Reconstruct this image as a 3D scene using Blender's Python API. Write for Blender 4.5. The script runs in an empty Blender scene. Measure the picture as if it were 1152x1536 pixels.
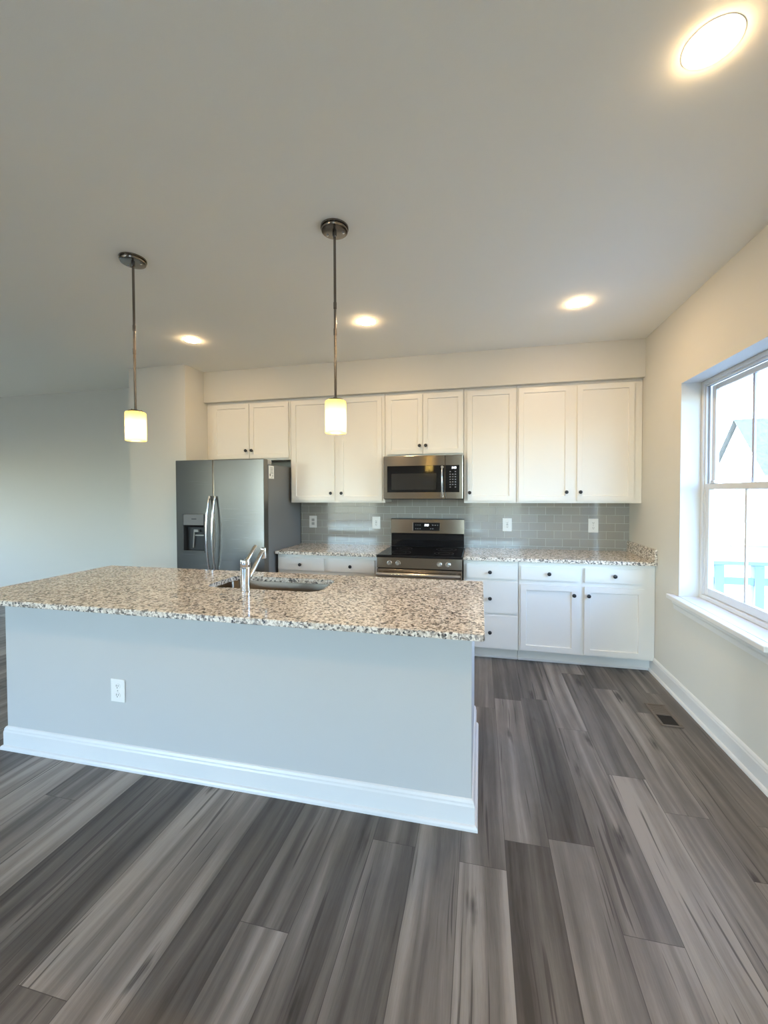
import bpy, bmesh, math, random
from mathutils import Vector, Matrix
random.seed(7)
C = bpy.context.scene
COL = C.collection
R = math.radians

# ------------------------------------------------------------------ camera, world, sun, exposure
cam_d = bpy.data.cameras.new('camera'); cam = bpy.data.objects.new('camera', cam_d); COL.objects.link(cam)
yaw, pitch, roll = 0.2196, 0.0217, -0.0034
F = Vector((-math.sin(yaw)*math.cos(pitch), math.cos(yaw)*math.cos(pitch), -math.sin(pitch)))
r0 = F.cross(Vector((0, 0, 1))).normalized(); u0 = r0.cross(F)
rx = math.cos(roll)*r0 + math.sin(roll)*u0; ux = -math.sin(roll)*r0 + math.cos(roll)*u0
m = Matrix((rx, ux, -F)).transposed().to_4x4(); m.translation = Vector((-1.3857, -4.2669, 1.4798))
cam.matrix_world = m
cam_d.sensor_fit = 'VERTICAL'; cam_d.sensor_height = 36.0; cam_d.lens = 608.066*36/1536
cam_d.shift_x = -8.49/1536; cam_d.shift_y = -15.66/1536
cam_d.clip_start = 0.02; cam_d.clip_end = 300
C.camera = cam

C.view_settings.view_transform = 'Standard'; C.view_settings.look = 'None'
C.view_settings.gamma = 1.0; C.view_settings.exposure = 1.8
C.cycles.use_denoising = True
C.cycles.max_bounces = 10; C.cycles.diffuse_bounces = 6; C.cycles.glossy_bounces = 5
C.cycles.transmission_bounces = 8; C.cycles.transparent_max_bounces = 12
C.cycles.caustics_reflective = False; C.cycles.caustics_refractive = False
C.cycles.sample_clamp_indirect = 6.0

SKY = 1.2
world = bpy.data.worlds.new('sky'); C.world = world; world.use_nodes = True
wt = world.node_tree; wt.nodes.clear()
sky = wt.nodes.new('ShaderNodeTexSky'); sky.sky_type = 'NISHITA'; sky.sun_disc = False
sky.sun_elevation = R(38); sky.sun_rotation = R(-95); sky.dust_density = 1.5
bg = wt.nodes.new('ShaderNodeBackground'); bg.inputs['Strength'].default_value = SKY
wo = wt.nodes.new('ShaderNodeOutputWorld')
tint = wt.nodes.new('ShaderNodeMix'); tint.data_type = 'RGBA'; tint.blend_type = 'MULTIPLY'; tint.inputs[0].default_value = 1
tint.inputs[7].default_value = (.83, .95, 1.09, 1)      # cool daylight against the warm lamps
wt.links.new(sky.outputs[0], tint.inputs[6]); wt.links.new(tint.outputs[2], bg.inputs[0]); wt.links.new(bg.outputs[0], wo.inputs[0])

sun_d = bpy.data.lights.new('sun', 'SUN'); sun_d.energy = 8; sun_d.angle = R(0.6); sun_d.color = (1, .95, .86)
sun = bpy.data.objects.new('sun', sun_d); COL.objects.link(sun)
sun.rotation_euler = Vector((1, 0.05, -1.3)).to_track_quat('-Z', 'Y').to_euler()

def portal(name, loc, rot, sx, sy):
    d = bpy.data.lights.new(name, 'AREA'); d.shape = 'RECTANGLE'; d.size = sx; d.size_y = sy; d.energy = 1
    d.cycles.is_portal = True
    o = bpy.data.objects.new(name, d); COL.objects.link(o); o.location = loc; o.rotation_euler = rot
    return o
DOWN = 80.0     # emission of the recessed lights
BULB = 23.0    # emission of the pendant bulbs

# ------------------------------------------------------------------ sizes
H = 2.80
XL, YR = -10.6, -8.6               # left wall, rear wall
CT0, CT1 = .884, .914              # worktop underside, top
# ------------------------------------------------------------------ materials
def new_mat(name):
    mt = bpy.data.materials.new(name); mt.use_nodes = True
    nt = mt.node_tree; b = nt.nodes.get('Principled BSDF')
    return mt, nt, b
def plain(name, col, rough=.5, metal=0, spec=.5, bump=0, bscale=200, coat=0):
    mt, nt, b = new_mat(name)
    b.inputs['Base Color'].default_value = (*col, 1); b.inputs['Roughness'].default_value = rough
    b.inputs['Metallic'].default_value = metal; b.inputs['Specular IOR Level'].default_value = spec
    b.inputs['Coat Weight'].default_value = coat
    if bump:
        n = nt.nodes.new('ShaderNodeTexNoise'); n.inputs['Scale'].default_value = bscale; n.inputs['Detail'].default_value = 3
        t = nt.nodes.new('ShaderNodeTexCoord'); bp = nt.nodes.new('ShaderNodeBump')
        bp.inputs['Strength'].default_value = bump; bp.inputs['Distance'].default_value = .002
        nt.links.new(t.outputs['Object'], n.inputs['Vector']); nt.links.new(n.outputs[0], bp.inputs['Height'])
        nt.links.new(bp.outputs[0], b.inputs['Normal'])
    return mt
def emit(name, col, s):
    mt = bpy.data.materials.new(name); mt.use_nodes = True; nt = mt.node_tree; nt.nodes.clear()
    e = nt.nodes.new('ShaderNodeEmission'); e.inputs[0].default_value = (*col, 1); e.inputs[1].default_value = s
    o = nt.nodes.new('ShaderNodeOutputMaterial'); nt.links.new(e.outputs[0], o.inputs[0]); return mt
def ramp(nt, fac, stops, interp='LINEAR'):
    n = nt.nodes.new('ShaderNodeValToRGB'); n.color_ramp.interpolation = interp
    el = n.color_ramp.elements
    while len(el) < len(stops): el.new(.5)
    for e, (p, c) in zip(el, stops): e.position = p; e.color = (*c, 1)
    if fac is not None: nt.links.new(fac, n.inputs[0])
    return n.outputs[0]
def math_n(nt, op, a, b=None, c=None):
    n = nt.nodes.new('ShaderNodeMath'); n.operation = op
    for i, v in enumerate((a, b, c)):
        if v is None: continue
        if isinstance(v, (int, float)): n.inputs[i].default_value = v
        else: nt.links.new(v, n.inputs[i])
    return n.outputs[0]
def mix(nt, mode, fac, a, b):
    n = nt.nodes.new('ShaderNodeMix'); n.data_type = 'RGBA'; n.blend_type = mode
    for i, v in ((0, fac), (6, a), (7, b)):
        if isinstance(v, (int, float)): n.inputs[i].default_value = v
        elif isinstance(v, tuple): n.inputs[i].default_value = (*v, 1)
        else: nt.links.new(v, n.inputs[i])
    return n.outputs[2]
def combine(nt, x, y, z):
    n = nt.nodes.new('ShaderNodeCombineXYZ')
    for i, v in enumerate((x, y, z)):
        if isinstance(v, (int, float)): n.inputs[i].default_value = v
        else: nt.links.new(v, n.inputs[i])
    return n.outputs[0]
def noise(nt, vec, scale, detail=3, rough=.55, dist=0):
    n = nt.nodes.new('ShaderNodeTexNoise'); n.inputs['Scale'].default_value = scale; n.inputs['Detail'].default_value = detail
    n.inputs['Roughness'].default_value = rough; n.inputs['Distortion'].default_value = dist
    nt.links.new(vec, n.inputs['Vector']); return n.outputs[0]

M = {}
M['wall'] = plain('wall_paint', (.655, .64, .59), .75, bump=.12, bscale=260)
M['ceil'] = plain('ceiling_paint', (.89, .88, .82), .85, bump=.1, bscale=200)
M['island_paint'] = plain('island_paint', (.52, .525, .52), .6, bump=.12, bscale=260)
M['trim'] = plain('white_trim', (.72, .72, .71), .35)
M['cab'] = plain('white_cabinet', (.81, .795, .75), .33)
M['cab_in'] = plain('cabinet_underside', (.74, .70, .62), .5)
M['black'] = plain('black_knob', (.012, .012, .013), .3)
M['plastic'] = plain('white_plastic', (.83, .83, .81), .3)
M['slot'] = plain('dark_slot', (.05, .05, .05), .6)
M['grey_plastic'] = plain('grey_plastic', (.42, .42, .41), .4)
M['glass_black'] = plain('black_glass', (.006, .006, .007), .06, spec=.6)
M['micro_window'] = plain('oven_window', (.028, .026, .024), .12, spec=.5)
M['dark_plastic'] = plain('dark_plastic', (.03, .031, .033), .35)
M['fridge_side'] = plain('grey_enamel', (.17, .175, .18), .42, bump=.1, bscale=500)
M['chrome'] = plain('chrome', (.70, .69, .67), .14, 1)
M['nickel'] = plain('brushed_nickel', (.20, .18, .16), .2, 1)
M['vinyl'] = plain('white_vinyl', (.64, .65, .66), .3)
M['muntin'] = plain('dark_muntin', (.40, .41, .50), .4)
M['vent'] = plain('taupe_vent', (.13, .105, .085), .45)
M['vent_dark'] = plain('vent_opening', (.012, .009, .007), .8)
M['tag'] = plain('paper_tag', (.85, .85, .82), .6)
M['ink'] = plain('printed_ink', (.25, .25, .25), .7)
M['ink_dark'] = plain('printed_dark_mark', (.03, .03, .03), .7)
M['key'] = plain('key_print', (.30, .30, .30), .6)
M['burner'] = plain('burner_marking', (.07, .07, .07), .4)
M['lit'] = emit('display_digits', (.85, .95, 1), 3.0)
M['lens'] = emit('lamp_lens', (1, .69, .37), DOWN)
M['lens'].cycles.emission_sampling = 'FRONT_BACK'
M['bulb'] = emit('lamp_bulb', (1, .74, .42), BULB)
M['deck_wood'] = plain('painted_deck_rail', (.16, .22, .25), .6)
M['deck'] = plain('deck_boards', (.34, .33, .32), .7)
M['siding'] = plain('white_siding', (.84, .84, .82), .6)
M['ground'] = plain('dry_ground', (.13, .125, .10), .9, bump=.3, bscale=3)
M['render'] = plain('exterior_render', (.6, .6, .58), .8)

ANI = .25
def steel(name, col, rough, axis, ani=.85):
    mt, nt, b = new_mat(name)
    t = nt.nodes.new('ShaderNodeTexCoord'); mp = nt.nodes.new('ShaderNodeMapping')
    sc = {'x': (2, 400, 400), 'z': (400, 400, 2), 'y': (400, 2, 400)}[axis]
    mp.inputs['Scale'].default_value = sc; nt.links.new(t.outputs['Object'], mp.inputs[0])
    n = noise(nt, mp.outputs[0], 1.0, 2)
    b.inputs['Metallic'].default_value = 1; b.inputs['Anisotropic'].default_value = ani
    tg = nt.nodes.new('ShaderNodeTangent'); tg.direction_type = 'RADIAL'; tg.axis = 'Z'; nt.links.new(tg.outputs[0], b.inputs['Tangent'])
    b.inputs['Anisotropic Rotation'].default_value = ANI
    nt.links.new(ramp(nt, n, [(.3, tuple(c*.99 for c in col)), (.7, tuple(min(1, c*1.01) for c in col))]), b.inputs['Base Color'])
    nt.links.new(math_n(nt, 'MULTIPLY_ADD', n, .02, rough-.01), b.inputs['Roughness'])
    return mt
M['steel'] = steel('stainless_brushed', (.225, .218, .207), .27, 'x', .6)
M['steel_warm'] = steel('stainless_oven', (.34, .29, .235), .20, 'x')
M['sink_steel'] = steel('stainless_sink', (.19, .15, .11), .30, 'x')  # brown base colour holds the warm lamp reflections on the bowl

def shingle():
    mt, nt, b = new_mat('roof_shingles'); t = nt.nodes.new('ShaderNodeTexCoord')
    n = noise(nt, t.outputs['Object'], 6, 4)
    nt.links.new(ramp(nt, n, [(.3, (.03, .034, .034)), (.7, (.06, .066, .066))]), b.inputs['Base Color']); b.inputs['Roughness'].default_value = .9
    return mt
M['shingle'] = shingle()

def pane():
    mt = bpy.data.materials.new('window_glass'); mt.use_nodes = True; nt = mt.node_tree; nt.nodes.clear()
    tr = nt.nodes.new('ShaderNodeBsdfTransparent'); tr.inputs[0].default_value = (.94, .97, .97, 1)
    gl = nt.nodes.new('ShaderNodeBsdfGlossy'); gl.inputs['Roughness'].default_value = .02
    lw = nt.nodes.new('ShaderNodeFresnel'); lw.inputs[0].default_value = 1.3
    mx = nt.nodes.new('ShaderNodeMixShader'); o = nt.nodes.new('ShaderNodeOutputMaterial')
    ge = nt.nodes.new('ShaderNodeNewGeometry')      # only the outer face of the pane reflects
    nt.links.new(math_n(nt, 'MULTIPLY', lw.outputs[0], math_n(nt, 'SUBTRACT', 1, ge.outputs['Backfacing'])), mx.inputs[0]); nt.links.new(tr.outputs[0], mx.inputs[1]); nt.links.new(gl.outputs[0], mx.inputs[2])
    nt.links.new(mx.outputs[0], o.inputs[0]); return mt
M['pane'] = pane()

def shade_glass():
    mt = bpy.data.materials.new('opal_glass'); mt.use_nodes = True; nt = mt.node_tree; nt.nodes.clear()
    a = nt.nodes.new('ShaderNodeBsdfTranslucent'); a.inputs[0].default_value = (.62, .54, .22, 1)
    d = nt.nodes.new('ShaderNodeBsdfDiffuse'); d.inputs[0].default_value = (.80, .72, .42, 1)
    g = nt.nodes.new('ShaderNodeBsdfGlossy'); g.inputs['Roughness'].default_value = .25
    m1 = nt.nodes.new('ShaderNodeMixShader'); m1.inputs[0].default_value = .24
    m2 = nt.nodes.new('ShaderNodeMixShader'); m2.inputs[0].default_value = .05
    o = nt.nodes.new('ShaderNodeOutputMaterial')
    nt.links.new(a.outputs[0], m1.inputs[1]); nt.links.new(d.outputs[0], m1.inputs[2])
    nt.links.new(m1.outputs[0], m2.inputs[1]); nt.links.new(g.outputs[0], m2.inputs[2]); nt.links.new(m2.outputs[0], o.inputs[0]); return mt
M['shade'] = shade_glass()

def granite():
    mt, nt, b = new_mat('speckled_granite'); t = nt.nodes.new('ShaderNodeTexCoord'); vec = t.outputs['Object']
    nz = nt.nodes.new('ShaderNodeTexNoise'); nz.inputs['Scale'].default_value = 90; nt.links.new(vec, nz.inputs['Vector'])
    add = nt.nodes.new('ShaderNodeVectorMath'); add.operation = 'MULTIPLY_ADD'
    nt.links.new(nz.outputs['Color'], add.inputs[0]); add.inputs[1].default_value = (.008, .008, .008); nt.links.new(vec, add.inputs[2])
    def cells(scale, v):
        n = nt.nodes.new('ShaderNodeTexVoronoi'); n.inputs['Scale'].default_value = scale; nt.links.new(v, n.inputs['Vector'])
        s = nt.nodes.new('ShaderNodeSeparateColor'); nt.links.new(n.outputs['Color'], s.inputs[0]); return s.outputs[0], s.outputs[1]
    r1, g1 = cells(100, add.outputs[0]); r2, g2 = cells(170, add.outputs[0])
    base = ramp(nt, r1, [(0, (.022, .024, .028)), (.13, (.15, .125, .105)), (.26, (.40, .345, .29)), (.42, (.66, .585, .495)), (.66, (.90, .84, .755))], 'CONSTANT')
    fine = ramp(nt, g2, [(0, (.06, .06, .065)), (.16, (.42, .38, .33)), (.40, (.78, .74, .69))], 'CONSTANT')
    col = mix(nt, 'MIX', .25, base, fine)
    nt.links.new(col, b.inputs['Base Color']); b.inputs['Roughness'].default_value = .12; b.inputs['Specular IOR Level'].default_value = .5
    return mt
M['granite'] = granite()

def tiles():
    mt, nt, b = new_mat('glass_subway_tile'); t = nt.nodes.new('ShaderNodeTexCoord')
    s = nt.nodes.new('ShaderNodeSeparateXYZ'); nt.links.new(t.outputs['Object'], s.inputs[0])
    v = combine(nt, math_n(nt, 'ADD', s.outputs[0], 3.192), math_n(nt, 'SUBTRACT', s.outputs[2], .0), 0)
    br = nt.nodes.new('ShaderNodeTexBrick'); nt.links.new(v, br.inputs['Vector'])
    br.inputs['Scale'].default_value = 1; br.inputs['Brick Width'].default_value = .1575; br.inputs['Row Height'].default_value = .0785
    br.inputs['Mortar Size'].default_value = .0016; br.inputs['Mortar Smooth'].default_value = .15; br.inputs['Bias'].default_value = 0
    br.inputs['Color1'].default_value = (.315, .305, .278, 1); br.inputs['Color2'].default_value = (.345, .335, .308, 1)
    br.inputs['Mortar'].default_value = (.52, .515, .49, 1)
    nt.links.new(br.outputs['Color'], b.inputs['Base Color'])
    nt.links.new(math_n(nt, 'MULTIPLY_ADD', br.outputs['Fac'], .5, .08), b.inputs['Roughness'])
    bp = nt.nodes.new('ShaderNodeBump'); bp.invert = True; bp.inputs['Strength'].default_value = .5; bp.inputs['Distance'].default_value = .002
    nw = noise(nt, v, 3.5, 1); h = math_n(nt, 'MULTIPLY_ADD', nw, .25, br.outputs['Fac'])
    nt.links.new(h, bp.inputs['Height']); nt.links.new(bp.outputs[0], b.inputs['Normal'])
    return mt
M['tile'] = tiles()

def planks():
    mt, nt, b = new_mat('grey_oak_planks'); t = nt.nodes.new('ShaderNodeTexCoord')
    s = nt.nodes.new('ShaderNodeSeparateXYZ'); nt.links.new(t.outputs['Object'], s.inputs[0])
    W, L = .1825, 1.22
    px = math_n(nt, 'DIVIDE', math_n(nt, 'ADD', s.outputs[0], 20*W+1.10), W)
    ix = math_n(nt, 'FLOOR', px); fx = math_n(nt, 'FRACT', px)
    w1 = nt.nodes.new('ShaderNodeTexWhiteNoise'); w1.noise_dimensions = '1D'; nt.links.new(ix, w1.inputs['W'])
    py = math_n(nt, 'ADD', math_n(nt, 'DIVIDE', s.outputs[1], L), math_n(nt, 'MULTIPLY', w1.outputs['Value'], 7.3))
    iy = math_n(nt, 'FLOOR', py); fy = math_n(nt, 'FRACT', py)
    w2 = nt.nodes.new('ShaderNodeTexWhiteNoise'); w2.noise_dimensions = '2D'; nt.links.new(combine(nt, ix, iy, 0), w2.inputs['Vector'])
    sc = nt.nodes.new('ShaderNodeSeparateColor'); nt.links.new(w2.outputs['Color'], sc.inputs[0])
    rnd, rnd2, rnd3 = sc.outputs
    ox = math_n(nt, 'MULTIPLY', rnd, 31.0); oy = math_n(nt, 'MULTIPLY', rnd2, 47.0)
    # grain: streaks along the plank that bend gently, smoky tone bands
    lx = math_n(nt, 'ADD', s.outputs[0], ox); ly = math_n(nt, 'ADD', s.outputs[1], oy)
    big = noise(nt, combine(nt, math_n(nt, 'MULTIPLY', lx, 5), math_n(nt, 'MULTIPLY', ly, .9), 0), 1, 2, .5)
    gx = math_n(nt, 'MULTIPLY_ADD', big, .07, lx)
    broad = noise(nt, combine(nt, math_n(nt, 'MULTIPLY', gx, 15), math_n(nt, 'MULTIPLY', ly, .45), 3), 1, 2, .5)
    smoke = noise(nt, combine(nt, math_n(nt, 'MULTIPLY', gx, 9), math_n(nt, 'MULTIPLY', ly, 2.6), 5), 1, 4, .6)
    streak = noise(nt, combine(nt, math_n(nt, 'MULTIPLY', gx, 60), math_n(nt, 'MULTIPLY', ly, 1.3), 7), 1, 5, .65)
    fine = noise(nt, combine(nt, math_n(nt, 'MULTIPLY', gx, 380), math_n(nt, 'MULTIPLY', ly, 14), 11), 1, 4, .7)
    tone = math_n(nt, 'ADD', math_n(nt, 'MULTIPLY', broad, .58), math_n(nt, 'ADD', math_n(nt, 'MULTIPLY', streak, .20), math_n(nt, 'MULTIPLY', fine, .12)))
    tone = math_n(nt, 'ADD', tone, math_n(nt, 'MULTIPLY', smoke, .16))
    tone = math_n(nt, 'ADD', tone, math_n(nt, 'MULTIPLY_ADD', rnd3, .20, -.13))
    col = ramp(nt, tone, [(.29, (.044, .037, .033)), (.43, (.112, .099, .089)), (.54, (.190, .170, .153)), (.67, (.33, .299, .271))])
    # knots and dark cracks
    vo = nt.nodes.new('ShaderNodeTexVoronoi'); vo.voronoi_dimensions = '2D'; vo.inputs['Scale'].default_value = 1
    nt.links.new(combine(nt, math_n(nt, 'MULTIPLY', lx, 4.6), math_n(nt, 'MULTIPLY', ly, 1.15), 0), vo.inputs['Vector'])
    kn = math_n(nt, 'ADD', vo.outputs['Distance'], math_n(nt, 'MULTIPLY_ADD', math_n(nt, 'ADD', streak, smoke), .34, -.34))
    kmask = ramp(nt, kn, [(.01, (.9, .9, .9)), (.10, (.0, .0, .0))])
    gate = math_n(nt, 'GREATER_THAN', rnd2, .22)
    col = mix(nt, 'MIX', math_n(nt, 'MULTIPLY', kmask, gate), col, (.035, .028, .026))
    crk = noise(nt, combine(nt, math_n(nt, 'MULTIPLY', gx, 48), math_n(nt, 'MULTIPLY', ly, 1.1), 19), 1, 2, .5)
    cm = ramp(nt, crk, [(.635, (0, 0, 0)), (.67, (.75, .75, .75))])
    col = mix(nt, 'MIX', cm, col, (.045, .037, .034))
    # seams
    ex = math_n(nt, 'MINIMUM', fx, math_n(nt, 'SUBTRACT', 1, fx)); ey = math_n(nt, 'MINIMUM', fy, math_n(nt, 'SUBTRACT', 1, fy))
    seam = math_n(nt, 'MINIMUM', math_n(nt, 'MULTIPLY', ex, W), math_n(nt, 'MULTIPLY', ey, L))
    sm = math_n(nt, 'LESS_THAN', seam, .0011)
    col = mix(nt, 'MIX', math_n(nt, 'MULTIPLY', sm, .75), col, (.04, .034, .031))
    nt.links.new(col, b.inputs['Base Color'])
    nt.links.new(math_n(nt, 'MULTIPLY_ADD', fine, .18, .32), b.inputs['Roughness'])
    b.inputs['Specular IOR Level'].default_value = .4
    bp = nt.nodes.new('ShaderNodeBump'); bp.inputs['Strength'].default_value = .25; bp.inputs['Distance'].default_value = .0012
    nt.links.new(math_n(nt, 'SUBTRACT', fine, math_n(nt, 'MULTIPLY', sm, 1.0)), bp.inputs['Height']); nt.links.new(bp.outputs[0], b.inputs['Normal'])
    return mt
M['floor'] = planks()

# ------------------------------------------------------------------ helpers
class MB:
    """collects shapes, links them as ONE mesh object"""
    def __init__(s): s.bm = bmesh.new(); s.mats = []
    def mi(s, mat):
        if mat not in s.mats: s.mats.append(mat)
        return s.mats.index(mat)
    def box(s, x0, x1, y0, y1, z0, z1, mat, bev=0, seg=1):
        t = bmesh.new(); bmesh.ops.create_cube(t, size=1)
        for v in t.verts: v.co = ((x0+x1)/2+v.co.x*(x1-x0), (y0+y1)/2+v.co.y*(y1-y0), (z0+z1)/2+v.co.z*(z1-z0))
        if bev: bmesh.ops.bevel(t, geom=t.edges[:], offset=bev, segments=seg, affect='EDGES', profile=.5)
        s.merge(t, mat); return s
    def merge(s, t, mat, smooth=False, mx=None):
        k = s.mi(mat)
        if mx is not None: bmesh.ops.transform(t, matrix=mx, verts=t.verts[:])
        bmesh.ops.recalc_face_normals(t, faces=t.faces[:])
        mp = {v: s.bm.verts.new(v.co) for v in t.verts}
        for f in t.faces:
            try: nf = s.bm.faces.new([mp[v] for v in f.verts])
            except ValueError: continue
            nf.material_index = k; nf.smooth = smooth or f.smooth
        t.free()
    def prism(s, poly, axis, a, b, mat, bev=0):
        """poly: 2-D outline in the two axes other than `axis` (in x,y,z order), swept from a to b"""
        t = bmesh.new()
        def P(p, h):
            return {'x': (h, p[0], p[1]), 'y': (p[0], h, p[1]), 'z': (p[0], p[1], h)}[axis]
        lo = [t.verts.new(P(p, a)) for p in poly]; hi = [t.verts.new(P(p, b)) for p in poly]
        t.faces.new(lo); t.faces.new(hi[::-1]); n = len(poly)
        for i in range(n): t.faces.new((lo[i], lo[(i+1) % n], hi[(i+1) % n], hi[i]))
        if bev: bmesh.ops.bevel(t, geom=t.edges[:], offset=bev, segments=1, affect='EDGES')
        s.merge(t, mat); return s
    def lathe(s, prof, mat, loc=(0, 0, 0), direction=(0, 0, 1), seg=32, smooth=True):
        t = bmesh.new(); rings = []
        for r, h in prof:
            if r < 1e-6: rings.append([t.verts.new((0, 0, h))])
            else: rings.append([t.verts.new((r*math.cos(2*math.pi*i/seg), r*math.sin(2*math.pi*i/seg), h)) for i in range(seg)])
        for A, B in zip(rings, rings[1:]):
            for i in range(seg):
                j = (i+1) % seg
                if len(A) == 1 and len(B) == 1: continue
                if len(A) == 1: t.faces.new((A[0], B[i], B[j]))
                elif len(B) == 1: t.faces.new((A[i], A[j], B[0]))
                else: t.faces.new((A[i], A[j], B[j], B[i]))
        q = Vector(direction).to_track_quat('Z', 'Y').to_matrix().to_4x4(); q.translation = Vector(loc)
        # smooth only where the profile turns gently
        s.merge(t, mat, smooth, q); return s
    def tube(s, pts, rad, mat, seg=16, flat=1.0, up=(0, 0, 1)):
        """swept tube; rad a number or list; flat squashes the section along the second axis"""
        t = bmesh.new(); P = [Vector(p) for p in pts]; n = len(P)
        rad = rad if isinstance(rad, (list, tuple)) else [rad]*n; rings = []
        for i, p in enumerate(P):
            d = (P[min(i+1, n-1)]-P[max(i-1, 0)]).normalized()
            a = Vector(up).cross(d)
            if a.length < 1e-4: a = Vector((1, 0, 0)).cross(d)
            a.normalize(); b = d.cross(a)
            rings.append([t.verts.new(p+a*rad[i]*math.cos(2*math.pi*k/seg)+b*rad[i]*flat*math.sin(2*math.pi*k/seg)) for k in range(seg)])
        for A, B in zip(rings, rings[1:]):
            for k in range(seg):
                f = t.faces.new((A[k], A[(k+1) % seg], B[(k+1) % seg], B[k])); f.smooth = True
        t.faces.new(rings[0][::-1]); t.faces.new(rings[-1])
        s.merge(t, mat); return s
    def panel(s, x0, x1, y, z0, z1, mat, t=.02, stile=.062, depth=.011, edge=.0018):
        """shaker door: flat frame, recessed panel, facing -y with its front at y"""
        b = bmesh.new(); bmesh.ops.create_cube(b, size=1)
        for v in b.verts: v.co = ((x0+x1)/2+v.co.x*(x1-x0), y+t/2+v.co.y*t, (z0+z1)/2+v.co.z*(z1-z0))
        bmesh.ops.bevel(b, geom=b.edges[:], offset=edge, segments=2, affect='EDGES')
        if stile:
            b.normal_update(); b.faces.ensure_lookup_table()
            f = max((f for f in b.faces if f.normal.y < -.99), key=lambda f: f.calc_area())
            bmesh.ops.inset_region(b, faces=[f], thickness=stile, depth=0)
            bmesh.ops.inset_region(b, faces=[f], thickness=.005, depth=-depth)
        s.merge(b, mat); return s
    def build(s, name, parent=None, origin=None):
        me = bpy.data.meshes.new(name)
        o = bpy.data.objects.new(name, me); COL.objects.link(o)
        top = parent
        while top is not None and top.parent is not None: top = top.parent
        org = Vector(origin) if origin is not None else (Vector(top.location) if top is not None else Vector((0, 0, 0)))
        for v in s.bm.verts: v.co -= org
        s.bm.normal_update()
        for e in s.bm.edges:      # crease the sharp profile corners of turned shapes
            if len(e.link_faces) == 2 and e.calc_face_angle(0) > R(32): e.smooth = False
        s.bm.to_mesh(me); s.bm.free()
        for mt in s.mats: me.materials.append(mt)
        if parent is not None: o.parent = parent
        elif origin is not None: o.location = org
        return o
def tag(o, label, cat, group=None, kind=None):
    if label: o['label'] = label
    if cat: o['category'] = cat
    if group: o['group'] = group
    if kind: o['kind'] = kind
    return o
def thing(name, loc, label, cat, group=None):
    o = bpy.data.objects.new(name, None); COL.objects.link(o); o.location = loc; o.empty_display_size = .05
    return tag(o, label, cat, group)
def struct(o, label=None):
    o['kind'] = 'structure'
    if label: o['label'] = label
    return o
def dup(root, loc, label=None):
    r = root.copy(); COL.objects.link(r); r.location = loc
    if label: r['label'] = label
    for ch in list(root.children):
        c = ch.copy(); COL.objects.link(c); c.parent = r
        for g in list(ch.children):
            d = g.copy(); COL.objects.link(d); d.parent = c
    return r
def rrect(x0, x1, y0, y1, r, n=6):
    out = []
    for cx, cy, a0 in ((x1-r, y1-r, 0), (x0+r, y1-r, 90), (x0+r, y0+r, 180), (x1-r, y0+r, 270)):
        for i in range(n+1):
            a = R(a0+90*i/n); out.append((cx+r*math.cos(a), cy+r*math.sin(a)))
    return out

# ------------------------------------------------------------------ the room
T = .20
struct(MB().box(XL-T, T, YR-T, .2, -.12, 0, M['floor']).build('floor'), 'grey brown wood plank floor')
struct(MB().box(XL-T, T, YR-T, .2, H, H+.25, M['ceil']).build('ceiling'), 'plain off white ceiling')
struct(MB().box(XL-T, T, 0, .2, 0, H, M['wall']).build('wall_back'), 'greige wall behind the cabinets')
LY0, LY1, LZ0, LZ1 = -2.0, -1.0, .8, 2.1  # unseen window added in the left wall to brighten the far wall
w = MB().box(XL-T, XL, YR, LY0, 0, H, M['wall']).box(XL-T, XL, LY1, 0, 0, H, M['wall'])
w.box(XL-T, XL, LY0, LY1, 0, LZ0, M['wall']).box(XL-T, XL, LY0, LY1, LZ1, H, M['wall'])
struct(w.build('wall_left'))
f = MB(); a, b = XL-.13, XL-.06
f.box(a, b, LY0, LY1, LZ0, LZ0+.05, M['vinyl']).box(a, b, LY0, LY1, LZ1-.05, LZ1, M['vinyl'])
for yy in (LY0+.02, (LY0+LY1)/2, LY1-.02): f.box(a, b, yy-.03, yy+.03, LZ0+.05, LZ1-.05, M['vinyl'])
fo = struct(f.build('window_5'))
MB().box(XL-.10, XL-.096, LY0+.02, LY1-.02, LZ0+.02, LZ1-.02, M['pane']).build('glass', fo)
portal('added_left_daylight', (XL-.18, (LY0+LY1)/2, (LZ0+LZ1)/2), (0, R(-90), 0), LZ1-LZ0, LY1-LY0)
# right wall: kitchen window opening
WY0, WY1, WZ0, WZ1 = -1.93, -1.01, .735, 2.245
w = MB()
w.box(0, T, WY1, 0, 0, H, M['wall']).box(0, T, WY0, WY1, 0, WZ0, M['wall']).box(0, T, WY0, WY1, WZ1, H, M['wall'])
w.box(0, T, YR, WY0, 0, H, M['wall'])
struct(w.build('wall_right'), 'greige wall with the window')
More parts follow.
